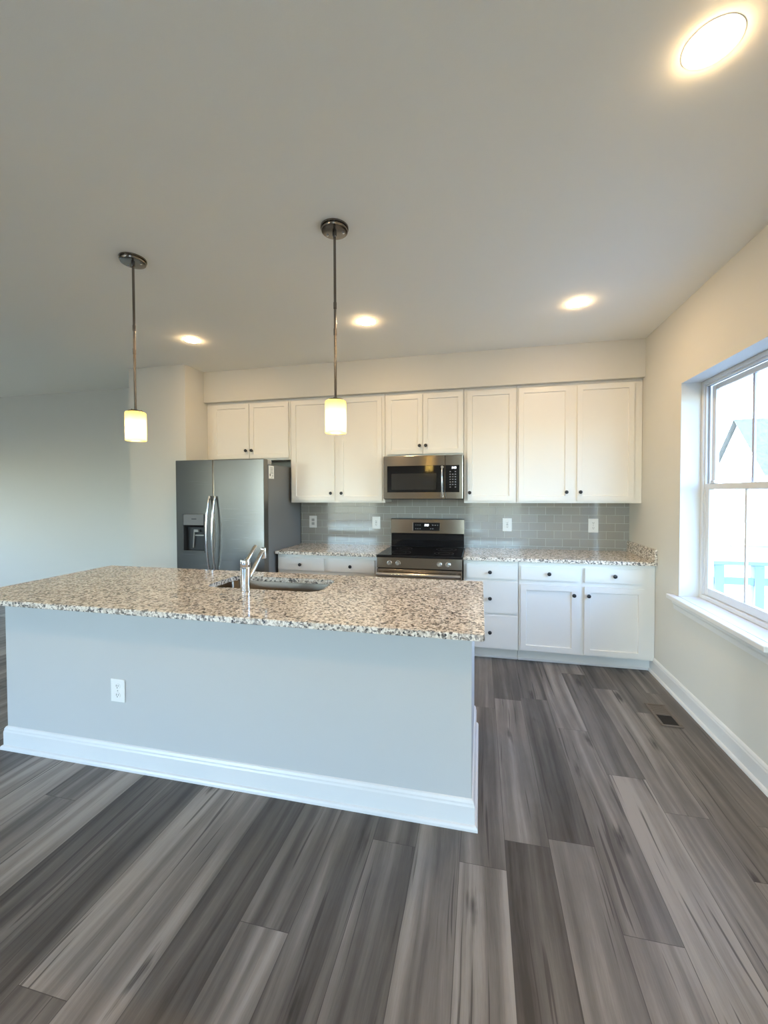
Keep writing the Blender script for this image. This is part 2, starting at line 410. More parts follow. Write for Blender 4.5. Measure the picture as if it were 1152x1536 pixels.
# rear wall with two wide windows (out of frame, they let the daylight in)
RW = [(-9.5, -8.9, 1.30, 2.20), (-8.0, -4.7, .15, 2.45), (-1.75, -.10, .02, 2.45)]
w = MB(); xs = [XL] + [v for q in RW for v in q[:2]] + [0]
for a, b in zip(xs[0::2], xs[1::2]): w.box(a, b, YR-T, YR, 0, H, M['wall'])
for a, b, z0, z1 in RW: w.box(a, b, YR-T, YR, 0, z0, M['wall']).box(a, b, YR-T, YR, z1, H, M['wall'])
struct(w.build('wall_rear'))
for i, (a, b, z0, z1) in enumerate(RW):
    f = MB(); y0, y1 = YR-.13, YR-.06; n = 2 if b-a > 1.5 else 1
    f.box(a, b, y0, y1, z0, z0+.05, M['vinyl']).box(a, b, y0, y1, z1-.05, z1, M['vinyl'])
    for k in range(n+1):
        xx = a+(b-a)*k/n; f.box(max(a, xx-.04), min(b, xx+.04), y0, y1, z0+.05, z1-.05, M['vinyl'])
    fo = struct(f.build('window_%d' % (i+2)))
    MB().box(a+.02, b-.02, YR-.10, YR-.096, z0+.02, z1-.02, M['pane']).build('glass', fo)
    portal('rear_daylight', ((a+b)/2, YR-.16, (z0+z1)/2), (R(90), 0, 0), b-a, z1-z0)
portal('kitchen_daylight', (.24, (WY0+WY1)/2, (WZ0+WZ1)/2), (0, R(90), 0), WZ1-WZ0, WY1-WY0)

# soffit over the wall cabinets, pantry block beside the fridge
PX0, PX1, PY = -5.02, -4.334, -.65
SY, SZ = -.3645, 2.4695
struct(MB().box(PX1, 0, SY, 0, SZ, H, M['wall']).build('ceiling_soffit'), 'boxed soffit above the white wall cabinets')
struct(MB().box(PX0, PX1, PY, 0, 0, H, M['wall']).build('wall_pantry'), 'boxed out wall block left of the fridge')

# base boards with a shoe moulding
def base_profile():   # (distance from wall, height)
    return [(0, 0), (.026, 0), (.026, .012), (.022, .020), (.014, .024), (.014, .100), (.011, .108), (.011, .116), (.006, .126), (0, .130)]
def baseboard(mb, p0, p1, nrm, m0=0, m1=0):
    """run from p0 to p1 (floor points on the wall), nrm points into the room; m0/m1 mitre: +1 outside, -1 inside corner"""
    p0, p1, nrm = Vector(p0), Vector(p1), Vector(nrm); d = (p1-p0).normalized(); t = bmesh.new(); pr = base_profile(); A, B = [], []
    for o, z in pr:
        A.append(t.verts.new(p0+nrm*o-d*o*m0+Vector((0, 0, z)))); B.append(t.verts.new(p1+nrm*o+d*o*m1+Vector((0, 0, z))))
    for i in range(len(pr)-1): t.faces.new((A[i], A[i+1], B[i+1], B[i]))
    t.faces.new(A); t.faces.new(B[::-1]); mb.merge(t, M['trim'])
b = MB(); baseboard(b, (0, YR, 0), (0, -.55, 0), (-1, 0, 0))
struct(b.build('baseboard_right'), 'white baseboard along the window wall')
b = MB(); baseboard(b, (XL, 0, 0), (PX0, 0, 0), (0, -1, 0), -1, -1); baseboard(b, (PX0, 0, 0), (PX0, PY, 0), (-1, 0, 0), -1, 1)
baseboard(b, (PX0, PY, 0), (PX1, PY, 0), (0, -1, 0), 1, 0)
struct(b.build('baseboard_back'))
b = MB(); baseboard(b, (XL, YR, 0), (XL, 0, 0), (1, 0, 0), -1, -1)
struct(b.build('baseboard_left'))

# tiled splash behind the worktops
w = MB().box(-3.365, 0, -.008, 0, CT1, 1.425, M['tile'])
w.box(-3.372, -3.365, -.011, 0, CT1, 1.40, M['chrome'])
struct(w.build('wall_backsplash'), 'grey glass subway tile backsplash')

# ------------------------------------------------------------------ kitchen window (white double hung with one muntin per sash)
win = struct(bpy.data.objects.new('window_1', None), 'white double hung window over the deck'); COL.objects.link(win); win.location = (.1, (WY0+WY1)/2, WZ0)
def ring(mb, x0, x1, y0, y1, z0, z1, s, top, bot, mat, bev=.003):
    mb.box(x0, x1, y0, y0+s, z0, z1, mat, bev).box(x0, x1, y1-s, y1, z0, z1, mat, bev)
    mb.box(x0, x1, y0+s, y1-s, z0, z0+bot, mat, bev).box(x0, x1, y0+s, y1-s, z1-top, z1, mat, bev)
f = MB(); ring(f, .125, .20, WY0, WY1, WZ0, WZ1, .028, .028, .03, M['vinyl'])
ring(f, .135, .145, WY0+.028, WY1-.028, WZ0+.03, WZ1-.028, .014, .014, .001, M['vinyl'], .001)
ring(f, .158, .164, WY0+.028, WY1-.028, WZ0+.03, WZ1-.028, .012, .012, .001, M['vinyl'], .001)
f.build('window_frame', win)
ZM = 1.515
a0, a1 = WY0+.045, WY1-.045
u = MB(); ring(u, .168, .192, a0, a1, ZM-.015, WZ1-.04, .045, .035, .03, M['vinyl']); us = u.build('upper_sash', win)
MB().box(.178, .182, a0+.04, a1-.04, ZM, WZ1-.07, M['pane']).build('glass', us)
MB().box(.174, .186, -1.489, -1.470, ZM+.015, WZ1-.075, M['muntin']).build('muntin', us)
a0, a1 = WY0+.032, WY1-.032
u = MB(); ring(u, .138, .166, a0, a1, WZ0+.032, ZM+.02, .050, .04, .052, M['vinyl']); ls = u.build('lower_sash', win)
MB().box(.150, .154, a0+.045, a1-.045, WZ0+.075, ZM-.015, M['pane']).build('glass', ls)
MB().box(.146, .158, -1.482, -1.465, WZ0+.084, ZM-.02, M['vinyl']).build('muntin', ls)
k = MB().box(.130, .150, -1.17, -1.115, ZM+.02, ZM+.032, M['vinyl'], .003).box(.128, .140, -1.165, -1.12, ZM+.032, ZM+.040, M['vinyl'], .003)
k.build('sash_lock', ls)
MB().box(.133, .146, WY1-.047, WY1-.030, 1.60, 1.68, M['vinyl'], .003).build('tilt_latch', win)
st = MB()
st.box(-.055, 0, WY0-.06, WY1+.075, WZ0-.032, WZ0, M['trim'], .006, 2)
st.box(-.002, .125, WY0+.002, WY1-.002, WZ0-.004, WZ0+.001, M['trim'])
st.prism([(0, WZ0-.032), (-.022, WZ0-.034), (-.020, WZ0-.060), (-.012, WZ0-.075), (-.008, WZ0-.105), (0, WZ0-.108)], 'y', WY0-.045, WY1+.06, M['trim'])
struct(st.build('trim_1'), 'white window sill board and apron')

# ------------------------------------------------------------------ floor register, recessed lights, pendants
t = thing('floor_register', (-.20, -1.283, 0), 'taupe metal floor register in the planks under the window', 'floor vent')
fr = MB(); vx0, vx1, vy0, vy1 = -.263, -.137, -1.425, -1.14; z1 = .006
fr.box(vx0, vx1, vy0, vy0+.018, .0005, z1, M['vent'], .002).box(vx0, vx1, vy1-.018, vy1, .0005, z1, M['vent'], .002)
fr.box(vx0, vx0+.018, vy0+.018, vy1-.018, .0005, z1, M['vent'], .002).box(vx1-.018, vx1, vy0+.018, vy1-.018, .0005, z1, M['vent'], .002)
fr.box(vx0+.018, vx1-.018, -1.289, -1.277, .0005, z1, M['vent'], .001)
fr.build('frame', t)
lv = MB()
for i in range(9): lv.box(vx0+.018, vx1-.018, -1.276+i*.0130, -1.276+i*.0130+.010, .0005, .0045, M['vent'])
lv.build('louvre', t)
MB().box(vx0+.018, vx1-.018, vy0+.018, -1.289, .0003, .0015, M['vent_dark']).build('opening', t)

def downlight(x, y, label):
    t = thing('recessed_light', (x, y, H), label, 'ceiling light', 'round recessed ceiling lights')
    MB().lathe([(.0555, -.0007), (.0752, -.0007), (.0760, 0), (.05, 0)], M['plastic'], (x, y, H), seg=48).build('trim_ring', t)
    MB().lathe([(.0562, -.0004), (.0550, -.0050), (.049, -.0082), (.038, -.0104), (.022, -.0120), (0, -.0126)], M['lens'], (x, y, H), seg=48).build('lens', t)
    return t
dl = downlight(-.72, -2.865, 'glowing round recessed light nearest, largest at the upper right')
dup(dl, (-.72, -1.19, H), 'glowing round recessed light above the right end of the worktop, by the window wall')
dup(dl, (-2.25, -1.225, H), 'glowing round recessed light above the range, beside the right pendant rod')
dup(dl, (-3.81, -1.205, H), 'glowing round recessed light above the fridge, right of the left pendant rod')
dup(dl, (-1.2, -4.05, H), 'round recessed ceiling light over the open floor before the right end of the island')
dup(dl, (-2.9, -4.05, H), 'round recessed ceiling light over the open floor before the island')
dup(dl, (-4.6, -4.05, H), 'round recessed ceiling light over the far left of the open floor')

def pendant(x, y, label):
    t = thing('pendant_lamp', (x, y, H), label, 'pendant lamp', 'pendant lamps over the island')
    c = MB().lathe([(.069, 0), (.069, -.008), (.063, -.009), (.063, -.014), (.066, -.016), (.064, -.022), (.050, -.025), (0, -.026)], M['nickel'], (x, y, H), seg=48)
    co = c.build('canopy', t)
    for dx in (-.042, .042):
        MB().lathe([(.0055, 0), (.0055, -.004), (.003, -.0065), (0, -.007)], M['chrome'], (x+dx, y+.012, H-.024), seg=12).build('screw', co)
    zt, zb = 1.942, 1.779
    rd = MB().tube([(x, y, H-.024), (x, y, zt+.012)], .0065, M['nickel'], 16)
    rd.lathe([(.0105, -.024), (.0105, -.045), (.0065, -.05)], M['nickel'], (x, y, H), seg=20)
    rd.lathe([(.0082, 2.27), (.0082, 2.30)], M['nickel'], (x, y, 0), seg=20).lathe([(.0082, 2.40), (.0082, 2.43)], M['nickel'], (x, y, 0), seg=20)
    rd.build('rod', t)
    cp = MB().lathe([(0, .014), (.012, .014), (.016, .009), (.037, .007), (.039, .0), (.0, 0)], M['nickel'], (x, y, zt), seg=40)
    for a in (35, 155, 275):
        cp.lathe([(.004, 0), (.004, .006), (0, .007)], M['nickel'], (x+.028*math.cos(R(a)), y+.028*math.sin(R(a)), zt+.006), seg=12)
    cpo = cp.build('shade_holder', t)
    MB().lathe([(.008, .0), (.016, -.004), (.016, -.038), (0, -.04)], M['plastic'], (x, y, zt-.001), seg=24).build('socket', cpo)
    MB().lathe([(.010, zt), (.046, zt), (.052, zt-.004), (.0525, zt-.010), (.0525, zb+.004), (.051, zb), (.049, zb+.001), (.0487, zb+.004)],
               M['shade'], (x, y, 0), seg=56).build('glass_shade', t)
    MB().lathe([(0, zt-.042), (.011, zt-.044), (.012, zt-.080), (.021, zt-.095), (.025, zt-.115), (.022, zt-.132), (.012, zt-.141), (0, zt-.143)], M['bulb'], (x, y, 0), seg=24).build('bulb', t)
    return t
pl = pendant(-3.295, -2.325, 'lit pendant with opal glass cylinder hanging in front of the grey wall block')
dup(pl, (-2.094, -2.33, H), 'lit pendant with opal glass cylinder hanging in front of the tall white cabinet doors')

# ------------------------------------------------------------------ cabinets
def knob_at(x, y, z, parent):
    MB().lathe([(.0075, 0), (.0065, .006), (.0065, .014), (.0145, .018), (.0165, .022), (.0150, .027), (.009, .0295), (0, .030)], M['black'], (x, y, z), (0, -1, 0), 24).build('knob', parent)
UF, UD = -.310, -.330     # wall cabinets: face frame front, door front
def front(kind, x0, x1, z0, z1, yd, root, kx, kz):
    if kind == 'door': o = MB().panel(x0, x1, yd, z0, z1, M['cab']).build('door', root)
    else: o = MB().panel(x0, x1, yd, z0, z1, M['cab'], stile=0, edge=.004).build('drawer', root)
    knob_at(kx, yd, kz, o)
def wall_cab(x0, x1, z0, z1, doors, label, kz):
    t = thing('wall_cabinet', ((x0+x1)/2, -.001, z0), label, 'wall cabinet', 'white wall cabinets')
    c = MB().box(x0+.001, x1-.001, UF+.02, -.0095, z0+.004, z1, M['cab'])
    c.box(x0+.001, x1-.001, UF, UF+.02, z0, z1, M['cab'], .001)
    c.build('carcass', t)
    for a, b, kx in doors: front('door', a, b, z0+.020, 2.441, UD, t, kx, kz)
    return t
UT = SZ-.001
wall_cab(-4.333, -3.336, 1.832, UT, [(-4.253, -3.811, -3.843), (-3.806, -3.354, -3.774)], 'short white wall cabinet with two doors above the steel fridge', 1.937)
wall_cab(-3.335, -2.314, 1.380, UT, [(-3.316, -2.846, -2.880), (-2.793, -2.343, -2.765)], 'tall white two door wall cabinet between fridge and microwave', 1.477)
wall_cab(-2.313, -1.538, 1.838, UT, [(-2.292, -1.934, -1.962), (-1.930, -1.546, -1.902)], 'short white wall cabinet with two doors above the microwave', 1.938)
wall_cab(-1.537, -1.056, 1.380, UT, [(-1.506, -1.075, -1.483)], 'tall white single door wall cabinet right of the microwave', 1.478)
wall_cab(-1.055, -.001, 1.380, UT, [(-1.040, -.588, -.624), (-.533, -.068, -.507)], 'widest tall white wall cabinet, its two doors next to the window wall', 1.480)

BF, BD = -.610, -.630
def base_cab(x0, x1, fronts, label):
    t = thing('base_cabinet', ((x0+x1)/2, -.3, 0), label, 'base cabinet', 'white base cabinets')
    c = MB().box(x0+.001, x1-.001, BF+.02, -.0095, .11, CT0-.001, M['cab'])
    c.box(x0+.001, x1-.001, BF, BF+.02, .102, CT0-.001, M['cab'], .001)
    c.build('carcass', t)
    k = MB().box(x0+.001, x1-.001, -.545, -.53, 0, .11, M['cab']); k.box(x0+.001, x1-.001, -.556, -.545, 0, .018, M['trim'], .004)
    k.build('toe_kick', t)
    for f in fronts: front(f[0], f[1], f[2], f[3], f[4], BD, t, f[5], f[6])
    return t
base_cab(-3.335, -2.318, [('drawer', -3.324, -2.847, .727, .850, -3.086, .788), ('drawer', -2.806, -2.343, .727, .850, -2.577, .786),
    ('door', -3.324, -2.847, .118, .690, -2.880, .615), ('door', -2.806, -2.343, .118, .690, -2.772, .615)], 'white base cabinet between the fridge and the range, drawers over doors')
base_cab(-1.530, -1.061, [('drawer', -1.506, -1.072, .724, .847, -1.301, .784), ('drawer', -1.506, -1.072, .423, .704, -1.301, .554), ('drawer', -1.506, -1.072, .113, .408, -1.301, .256)],
    'white base cabinet with a stack of three drawers right of the range')
base_cab(-1.060, -.001, [('drawer', -1.045, -.588, .726, .846, -.815, .788), ('drawer', -.535, -.081, .726, .846, -.308, .788),
    ('door', -1.045, -.588, .116, .688, -.618, .615), ('door', -.535, -.081, .116, .688, -.505, .617)], 'white base cabinet with two drawers over two doors beside the window wall')

def slab(x0, x1, y0, y1):
    return MB().box(x0, x1, y0, y1, CT0, CT1, M['granite'], .003, 2)
tag(slab(-3.345, -2.312, -.650, -.0085).build('countertop', origin=(-2.83, -.33, CT0)), 'speckled granite worktop between the fridge and the range', 'countertop')
tag(slab(-1.532, -.001, -.650, -.0085).build('countertop', origin=(-.77, -.33, CT0)), 'speckled granite worktop right of the range under the outlets', 'countertop')
tag(MB().box(-.021, -.001, -.648, -.009, CT1+.0005, 1.016, M['granite'], .002).build('side_splash', origin=(-.011, -.33, CT1)), 'short upright granite strip against the window wall', 'side splash')

# ------------------------------------------------------------------ island
IX0, IX1, IY0, IY1 = -4.232, -1.366, -2.624, -1.631
BX0, BX1, BY0, BY1 = -4.074, -1.420, -2.473, -1.668
t = thing('kitchen_island', ((BX0+BX1)/2, (BY0+BY1)/2, 0), 'pale painted island body under the speckled granite slab', 'kitchen island')
# body is a shell (so the sink bowl hangs free inside)
bd = MB(); tk = .12
bd.box(BX0, BX1, BY0, BY0+tk, 0, CT0-.001, M['island_paint'], .003, 2).box(BX0, BX0+.03, BY0+tk, BY1, 0, CT0-.001, M['island_paint'], .002)
bd.box(BX1-.03, BX1, BY0+tk, BY1, 0, CT0-.001, M['island_paint'], .002)
bd.build('body', t)
bk = MB().box(BX0+.03, BX1-.03, BY1-.02, BY1, .10, CT0-.001, M['cab']).box(BX0+.03, BX1-.03, BY1-.09, BY1-.075, 0, .10, M['cab'])
bk.build('back_panel', t)
b = MB(); baseboard(b, (BX0, BY0, 0), (BX1, BY0, 0), (0, -1, 0), 1, 1); baseboard(b, (BX1, BY0, 0), (BX1, BY1, 0), (1, 0, 0), 1, 0); baseboard(b, (BX0, BY1, 0), (BX0, BY0, 0), (-1, 0, 0), 0, 1)
b.build('baseboard', t)['label'] = 'white moulded baseboard'

KX0, KX1, KY0, KY1 = -3.03, -2.285, -2.12, -1.785
def island_top():
    """slab with a rounded sink cut-out"""
    t = bmesh.new(); out = rrect(IX0, IX1, IY0, IY1, .012, 4); inn = rrect(KX0, KX1, KY0, KY1, .07, 8)
    e = .003
    def loop(pts, z, s=0):
        cx, cy = (sum(p[0] for p in pts)/len(pts), sum(p[1] for p in pts)/len(pts)); r = []
        for p in pts:
            dx, dy = p[0]-cx, p[1]-cy
            r.append(t.verts.new((p[0]-math.copysign(s, dx), p[1]-math.copysign(s, dy), z)))
        return r
    def edges(l): return [t.edges.new((l[i], l[(i+1) % len(l)])) for i in range(len(l))]
    def skin(a, b):
        for i in range(len(a)):
            j = (i+1) % len(a); t.faces.new((a[i], a[j], b[j], b[i]))
    ot = loop(out, CT1, e); o1 = loop(out, CT1-e); o2 = loop(out, CT0+e); ob = loop(out, CT0, e)
    it = loop(inn, CT1, -e); i1 = loop(inn, CT1-e); ib = loop(inn, CT0)
    bmesh.ops.triangle_fill(t, edges=edges(ot)+edges(it), use_beauty=True)
    bmesh.ops.triangle_fill(t, edges=edges(ob)+edges(ib), use_beauty=True)
    for a, b_ in ((ot, o1), (o1, o2), (o2, ob), (it, i1), (i1, ib)): skin(a, b_)
    mb = MB(); mb.merge(t, M['granite']); return mb
tag(island_top().build('countertop', origin=((IX0+IX1)/2, (IY0+IY1)/2, CT0)), 'large speckled granite island top with the sink cut into it', 'countertop')

# undermount sink
t = thing('kitchen_sink', ((KX0+KX1)/2, (KY0+KY1)/2, CT0), 'stainless undermount sink bowl set into the granite island top', 'sink')
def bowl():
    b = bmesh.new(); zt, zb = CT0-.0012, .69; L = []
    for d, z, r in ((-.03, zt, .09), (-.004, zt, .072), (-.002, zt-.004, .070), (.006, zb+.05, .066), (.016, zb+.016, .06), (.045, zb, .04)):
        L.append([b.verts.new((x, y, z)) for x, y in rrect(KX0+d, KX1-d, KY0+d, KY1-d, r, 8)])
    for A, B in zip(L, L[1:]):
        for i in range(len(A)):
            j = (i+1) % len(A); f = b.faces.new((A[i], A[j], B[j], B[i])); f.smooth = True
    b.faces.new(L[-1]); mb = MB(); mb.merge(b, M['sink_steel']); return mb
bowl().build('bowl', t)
MB().lathe([(.045, 0), (.045, .003), (.036, .004), (.030, .001), (0, .001)], M['chrome'], ((KX0+KX1)/2, (KY0+KY1)/2, .6905), seg=32).build('drain', t)

# faucet
fx, fy = -2.708, -2.172
t = thing('faucet', (fx, fy, CT1), 'chrome single lever faucet standing in front of the sink', 'faucet')
MB().lathe([(.033, 0), (.033, .004), (.029, .006), (.0285, .136), (.0265, .139), (.0265, .142), (0, .142)], M['chrome'], (fx, fy, CT1), seg=40).build('body', t)
MB().lathe([(.0265, .142), (.028, .145), (.028, .178), (.026, .183), (0, .184)], M['chrome'], (fx, fy, CT1), seg=40).build('lever_cap', t)
MB().tube([(fx+.006, fy+.002, CT1+.172), (fx+.010, fy+.034, CT1+.202), (fx+.013, fy+.068, CT1+.236), (fx+.014, fy+.088, CT1+.252)], [.0115, .0115, .0115, .0105], M['chrome'], 16, .8).build('lever', t)
sp = MB().tube([(fx+.008, fy+.012, CT1+.066), (fx+.011, fy+.06, CT1+.110), (fx+.014, fy+.11, CT1+.160), (fx+.017, fy+.15, CT1+.200), (fx+.018, fy+.172, CT1+.216)], [.0135, .0135, .0138, .0140, .0145], M['chrome'], 20)
so = sp.build('spout', t)
MB().lathe([(0, .0), (.0140, .0), (.0165, .005), (.0160, .050), (.0145, .066), (.010, .066), (.010, .064), (0, .064)], M['chrome'], (fx+.018, fy+.168, CT1+.230), (0, .12, -1), 24).build('spray_head', so)

# ------------------------------------------------------------------ outlets
def outlet(x, y, z, label, style='duplex', wd=.090, ht=.134):
    t = thing('wall_outlet', (x, y, z), label, 'wall outlet', 'white wall outlets')
    MB().box(x-wd/2, x+wd/2, y-.006, y, z-ht/2, z+ht/2, M['plastic'], .003, 2).build('cover_plate', t)
    if style == 'duplex':
        for s in (-1, 1):
            zc = z+s*.0245; r = MB()
            o = [(x+.0185*math.cos(R(a)), zc+.0155*math.sin(R(a))*1.0) for a in range(0, 360, 15)]
            o = [(max(x-.0165, min(x+.0165, p[0])), p[1]) for p in o]
            r.prism(o, 'y', y-.0085, y-.004, M['plastic'])
            r.box(x-.0075, x-.0045, y-.0088, y-.008, zc-.002, zc+.009, M['slot']).box(x+.0045, x+.0075, y-.0088, y-.008, zc-.001, zc+.008, M['slot'])
            r.box(x-.0025, x+.0025, y-.0088, y-.008, zc-.010, zc-.005, M['slot']); r.build('receptacle', t)
        MB().lathe([(.0035, 0), (.003, .0015), (0, .002)], M['grey_plastic'], (x, y-.006, z), (0, -1, 0), 12).build('screw', t)
    elif style == 'switch':
        for s in (-1, 1):
            MB().box(x-.017, x+.017, y-.0075, y-.004, z+s*.021-.015, z+s*.021+.015, M['grey_plastic'], .002).build('receptacle', t)
    else:
        MB().box(x-.021, x+.021, y-.009, y-.004, z-.040, z+.040, M['plastic'], .002).build('insert', t)
        r = MB()
        for s in (-1, 1):
            zc = z+s*.020
            r.box(x-.0075, x-.0045, y-.0096, y-.0088, zc-.004, zc+.005, M['slot']).box(x+.0045, x+.0075, y-.0096, y-.0088, zc-.004, zc+.005, M['slot'])
            r.box(x-.003, x+.003, y-.0096, y-.0088, zc-.011, zc-.007, M['slot'])
        r.box(x-.009, x+.009, y-.0105, y-.0088, z-.0055, z-.0005, M['grey_plastic']).box(x-.009, x+.009, y-.0105, y-.0088, z+.0005, z+.0055, M['grey_plastic'])
        r.build('test_button', t)
    return t
outlet(-3.218, -.0085, 1.158, 'white outlet plate with two grey sockets on the tile beside the fridge', 'switch')
outlet(-2.485, -.0085, 1.156, 'white outlet plate with a rectangular insert on the tile left of the range', 'gfci')
outlet(-1.118, -.0085, 1.153, 'white outlet plate with a rectangular insert on the tile right of the range', 'gfci')
outlet(-.316, -.0085, 1.155, 'white duplex outlet on the tile nearest the window wall')
outlet(-3.288, BY0-.0005, .420, 'white duplex outlet low on the front of the island', ht=.124)
outlet(-7.93, -.0005, .352, 'white duplex outlet low on the far grey wall left of the island', ht=.124)

# ------------------------------------------------------------------ refrigerator
FX0, FX1, FY = -4.314, -3.360, -.825
t = thing('refrigerator', ((FX0+FX1)/2, -.4, 0), 'stainless side by side fridge with dispenser beside the grey wall block', 'refrigerator')
bd = MB().box(FX0+.004, FX1, -.735, -.03, .03, 1.755, M['fridge_side'], .004)
for x in (FX0+.06, FX1-.06):
    for y in (-.68, -.09): bd.box(x-.025, x+.025, y-.025, y+.025, 0, .031, M['dark_plastic'])
bd.box(FX0+.02, FX1-.02, -.765, -.735, .02, .085, M['dark_plastic'])
bd.build('body', t)
SX = -3.897
DX0, DX1, DZ0, DZM, DZT = -4.232, -3.998, .915, 1.152, 1.277
d = MB(); zb, zt = .095, 1.803; yb = -.742
d.box(FX0, DX0, FY, yb, zb, zt, M['steel'], .004).box(DX1, SX-.002, FY, yb, zb, zt, M['steel'], .004)
d.box(DX0-.004, DX1+.004, FY, yb, zb, DZ0, M['steel'], .0).box(DX0-.004, DX1+.004, FY, yb, DZT, zt, M['steel'], .0)
# remove facets: cover strip boxes are flush, one skin sheet over the face keeps the brushed finish continuous
fd = d.build('door', t); fd['label'] = 'freezer door with ice and water dispenser'
dp = MB()
dp.box(DX0, DX1, FY+.055, yb-.003, DZ0, DZT, M['dark_plastic'])
dp.box(DX0-.001, DX0+.004, FY-.004, FY+.06, DZ0, DZT, M['dark_plastic']).box(DX1-.004, DX1+.001, FY-.004, FY+.06, DZ0, DZT, M['dark_plastic'])
dp.box(DX0-.004, DX1+.004, FY-.006, FY+.06, DZ0-.012, DZ0+.008, M['steel'], .002)
dpo = dp.build('dispenser', fd)
MB().box(DX0+.004, DX1-.004, FY-.004, FY+.05, DZM+.018, DZT-.002, M['fridge_side'], .002).box(DX0+.095, DX0+.150, FY-.0045, FY-.0035, 1.226, 1.235, M['dark_plastic']).build('control_panel', t)
MB().box(DX0+.002, DX1-.002, FY-.002, FY+.05, DZM-.002, DZM+.018, M['glass_black'], .002).build('dispenser_hood', t)
pa = MB().tube([(DX0+.100, FY+.030, 1.125), (DX0+.085, FY+.038, 1.02), (DX0+.075, FY+.045, .945)], .006, M['grey_plastic'], 10)
pa.box(DX0+.100, DX0+.150, FY+.02, FY+.05, 1.100, 1.125, M['grey_plastic'], .003).box(DX0+.105, DX0+.205, FY+.03, FY+.05, 1.062, 1.074, M['grey_plastic'], .002)
pa.build('paddle', t)
d = MB().box(SX+.002, FX1, FY, yb, zb, zt, M['steel'], .006, 2)
rd = d.build('door', t); rd['label'] = 'plain right hand fridge door'
for x, par in ((-3.928, fd), (-3.866, rd)):
    n = 18; pts = []
    for i in range(n+1):
        f = i/n; z = .70+.75*f; pts.append((x, FY-.014-.052*math.sin(math.pi*f)**.8, z))
    h = MB().tube(pts, .0125, M['chrome'], 16, .7, up=(1, 0, 0))
    h.box(x-.012, x+.012, FY-.022, FY, .695, .725, M['chrome'], .004).box(x-.012, x+.012, FY-.022, FY, 1.425, 1.455, M['chrome'], .004)
    h.build('handle', par)
for x0, x1 in ((FX1-.085, FX1-.004), (FX0+.008, FX0+.09)):
    MB().box(x0, x1, -.7415, -.66, 1.756, 1.798, M['grey_plastic'], .006).build('hinge_cover', t)
lb = MB().box(FX1+.0003, FX1+.001, -.729, -.630, 1.620, 1.744, M['tag'])
for i, (a, b_) in enumerate(((-.704, -.652), (-.704, -.648), (-.704, -.652), (-.700, -.655), (-.704, -.648))):
    z = 1.730-.0115*i; lb.box(FX1+.001, FX1+.0013, a, b_, z-.004, z, M['ink'])
lb.box(FX1+.001, FX1+.0013, -.704, -.645, 1.668, 1.672, M['ink']).prism([(-.713, 1.655), (-.703, 1.640), (-.693, 1.655), (-.703, 1.672)], 'x', FX1+.001, FX1+.0013, M['ink_dark'])
lb.box(FX1+.001, FX1+.0013, -.668, -.645, 1.650, 1.654, M['ink']).box(FX1+.001, FX1+.0013, -.668, -.648, 1.643, 1.647, M['ink']).box(FX1+.001, FX1+.0013, -.68, -.66, 1.630, 1.634, M['ink'])
lb.build('paper_tag', t)['label'] = 'white printed paper tag'

# ------------------------------------------------------------------ seven segment digits
def digits(mb, text, x, y, z, h, mat):
    seg = {'0': 'abcdef', '1': 'bc', '2': 'abged', '3': 'abgcd', '4': 'fgbc', '5': 'afgcd', '6': 'afgedc', '7': 'abc', '8': 'abcdefg', '9': 'abcdfg'}
    w_, s_ = h*.5, h*.13
    for ch in text:
        if ch == ':':
            for k in (.3, .7): mb.box(x, x+s_, y-.0006, y, z+h*k-s_/2, z+h*k+s_/2, mat)
            x += s_*2; continue
        for c in seg[ch]:
            bx = {'a': (0, w_, h-s_, h), 'g': (0, w_, h/2-s_/2, h/2+s_/2), 'd': (0, w_, 0, s_), 'f': (0, s_, h/2, h), 'b': (w_-s_, w_, h/2, h), 'e': (0, s_, 0, h/2), 'c': (w_-s_, w_, 0, h/2)}[c]
            mb.box(x+bx[0], x+bx[1], y-.0006, y, z+bx[2], z+bx[3], mat)
        x += w_+s_*1.6

# ------------------------------------------------------------------ microwave
MX0, MX1, MZ0, MZ1, MY = -2.306, -1.541, 1.416, 1.836, -.420
t = thing('microwave', ((MX0+MX1)/2, -.2, MZ0), 'stainless over the range microwave with black glass door', 'microwave')
bd = MB().box(MX0+.003, MX1-.003, -.385, -.010, MZ0+.004, MZ1, M['dark_plastic'], .003)
bd.box(MX0+.004, MX1-.004, -.40, -.12, MZ0-.003, MZ0+.006, M['slot'])
bd.build('body', t)
XD = -1.708
d = MB().box(MX0, XD-.001, MY, -.386, MZ0+.004, MZ1-.002, M['steel_warm'], .004, 2); dr = d.build('door', t)
MB().box(-2.268, XD-.004, MY-.003, MY+.004, 1.483, 1.738, M['glass_black'], .002).build('glass', dr)
MB().box(-2.226, -1.792, MY-.0038, MY-.0028, 1.508, 1.663, M['micro_window']).build('window', dr)
pts = []
for i in range(17):
    f = i/16; pts.append((-1.735, MY-.010-.036*math.sin(math.pi*f)**.7, 1.440+.285*f))
h = MB().tube(pts, .0145, M['chrome'], 16, .55, up=(1, 0, 0)); h.box(-1.749, -1.721, MY-.02, MY, 1.434, 1.456, M['chrome'], .004).box(-1.749, -1.721, MY-.02, MY, 1.709, 1.731, M['chrome'], .004)
h.build('handle', dr)
c = MB().box(XD+.001, MX1, MY, -.386, MZ0+.004, MZ1-.002, M['steel_warm'], .004, 2); cp = c.build('control_panel', t)
MB().box(XD+.003, -1.575, MY-.003, MY+.004, 1.483, 1.738, M['glass_black'], .002).build('glass', cp)
g = MB(); digits(g, '2:03', -1.643, MY-.003, 1.705, .017, M['lit']); g.build('display', cp)
g = MB()
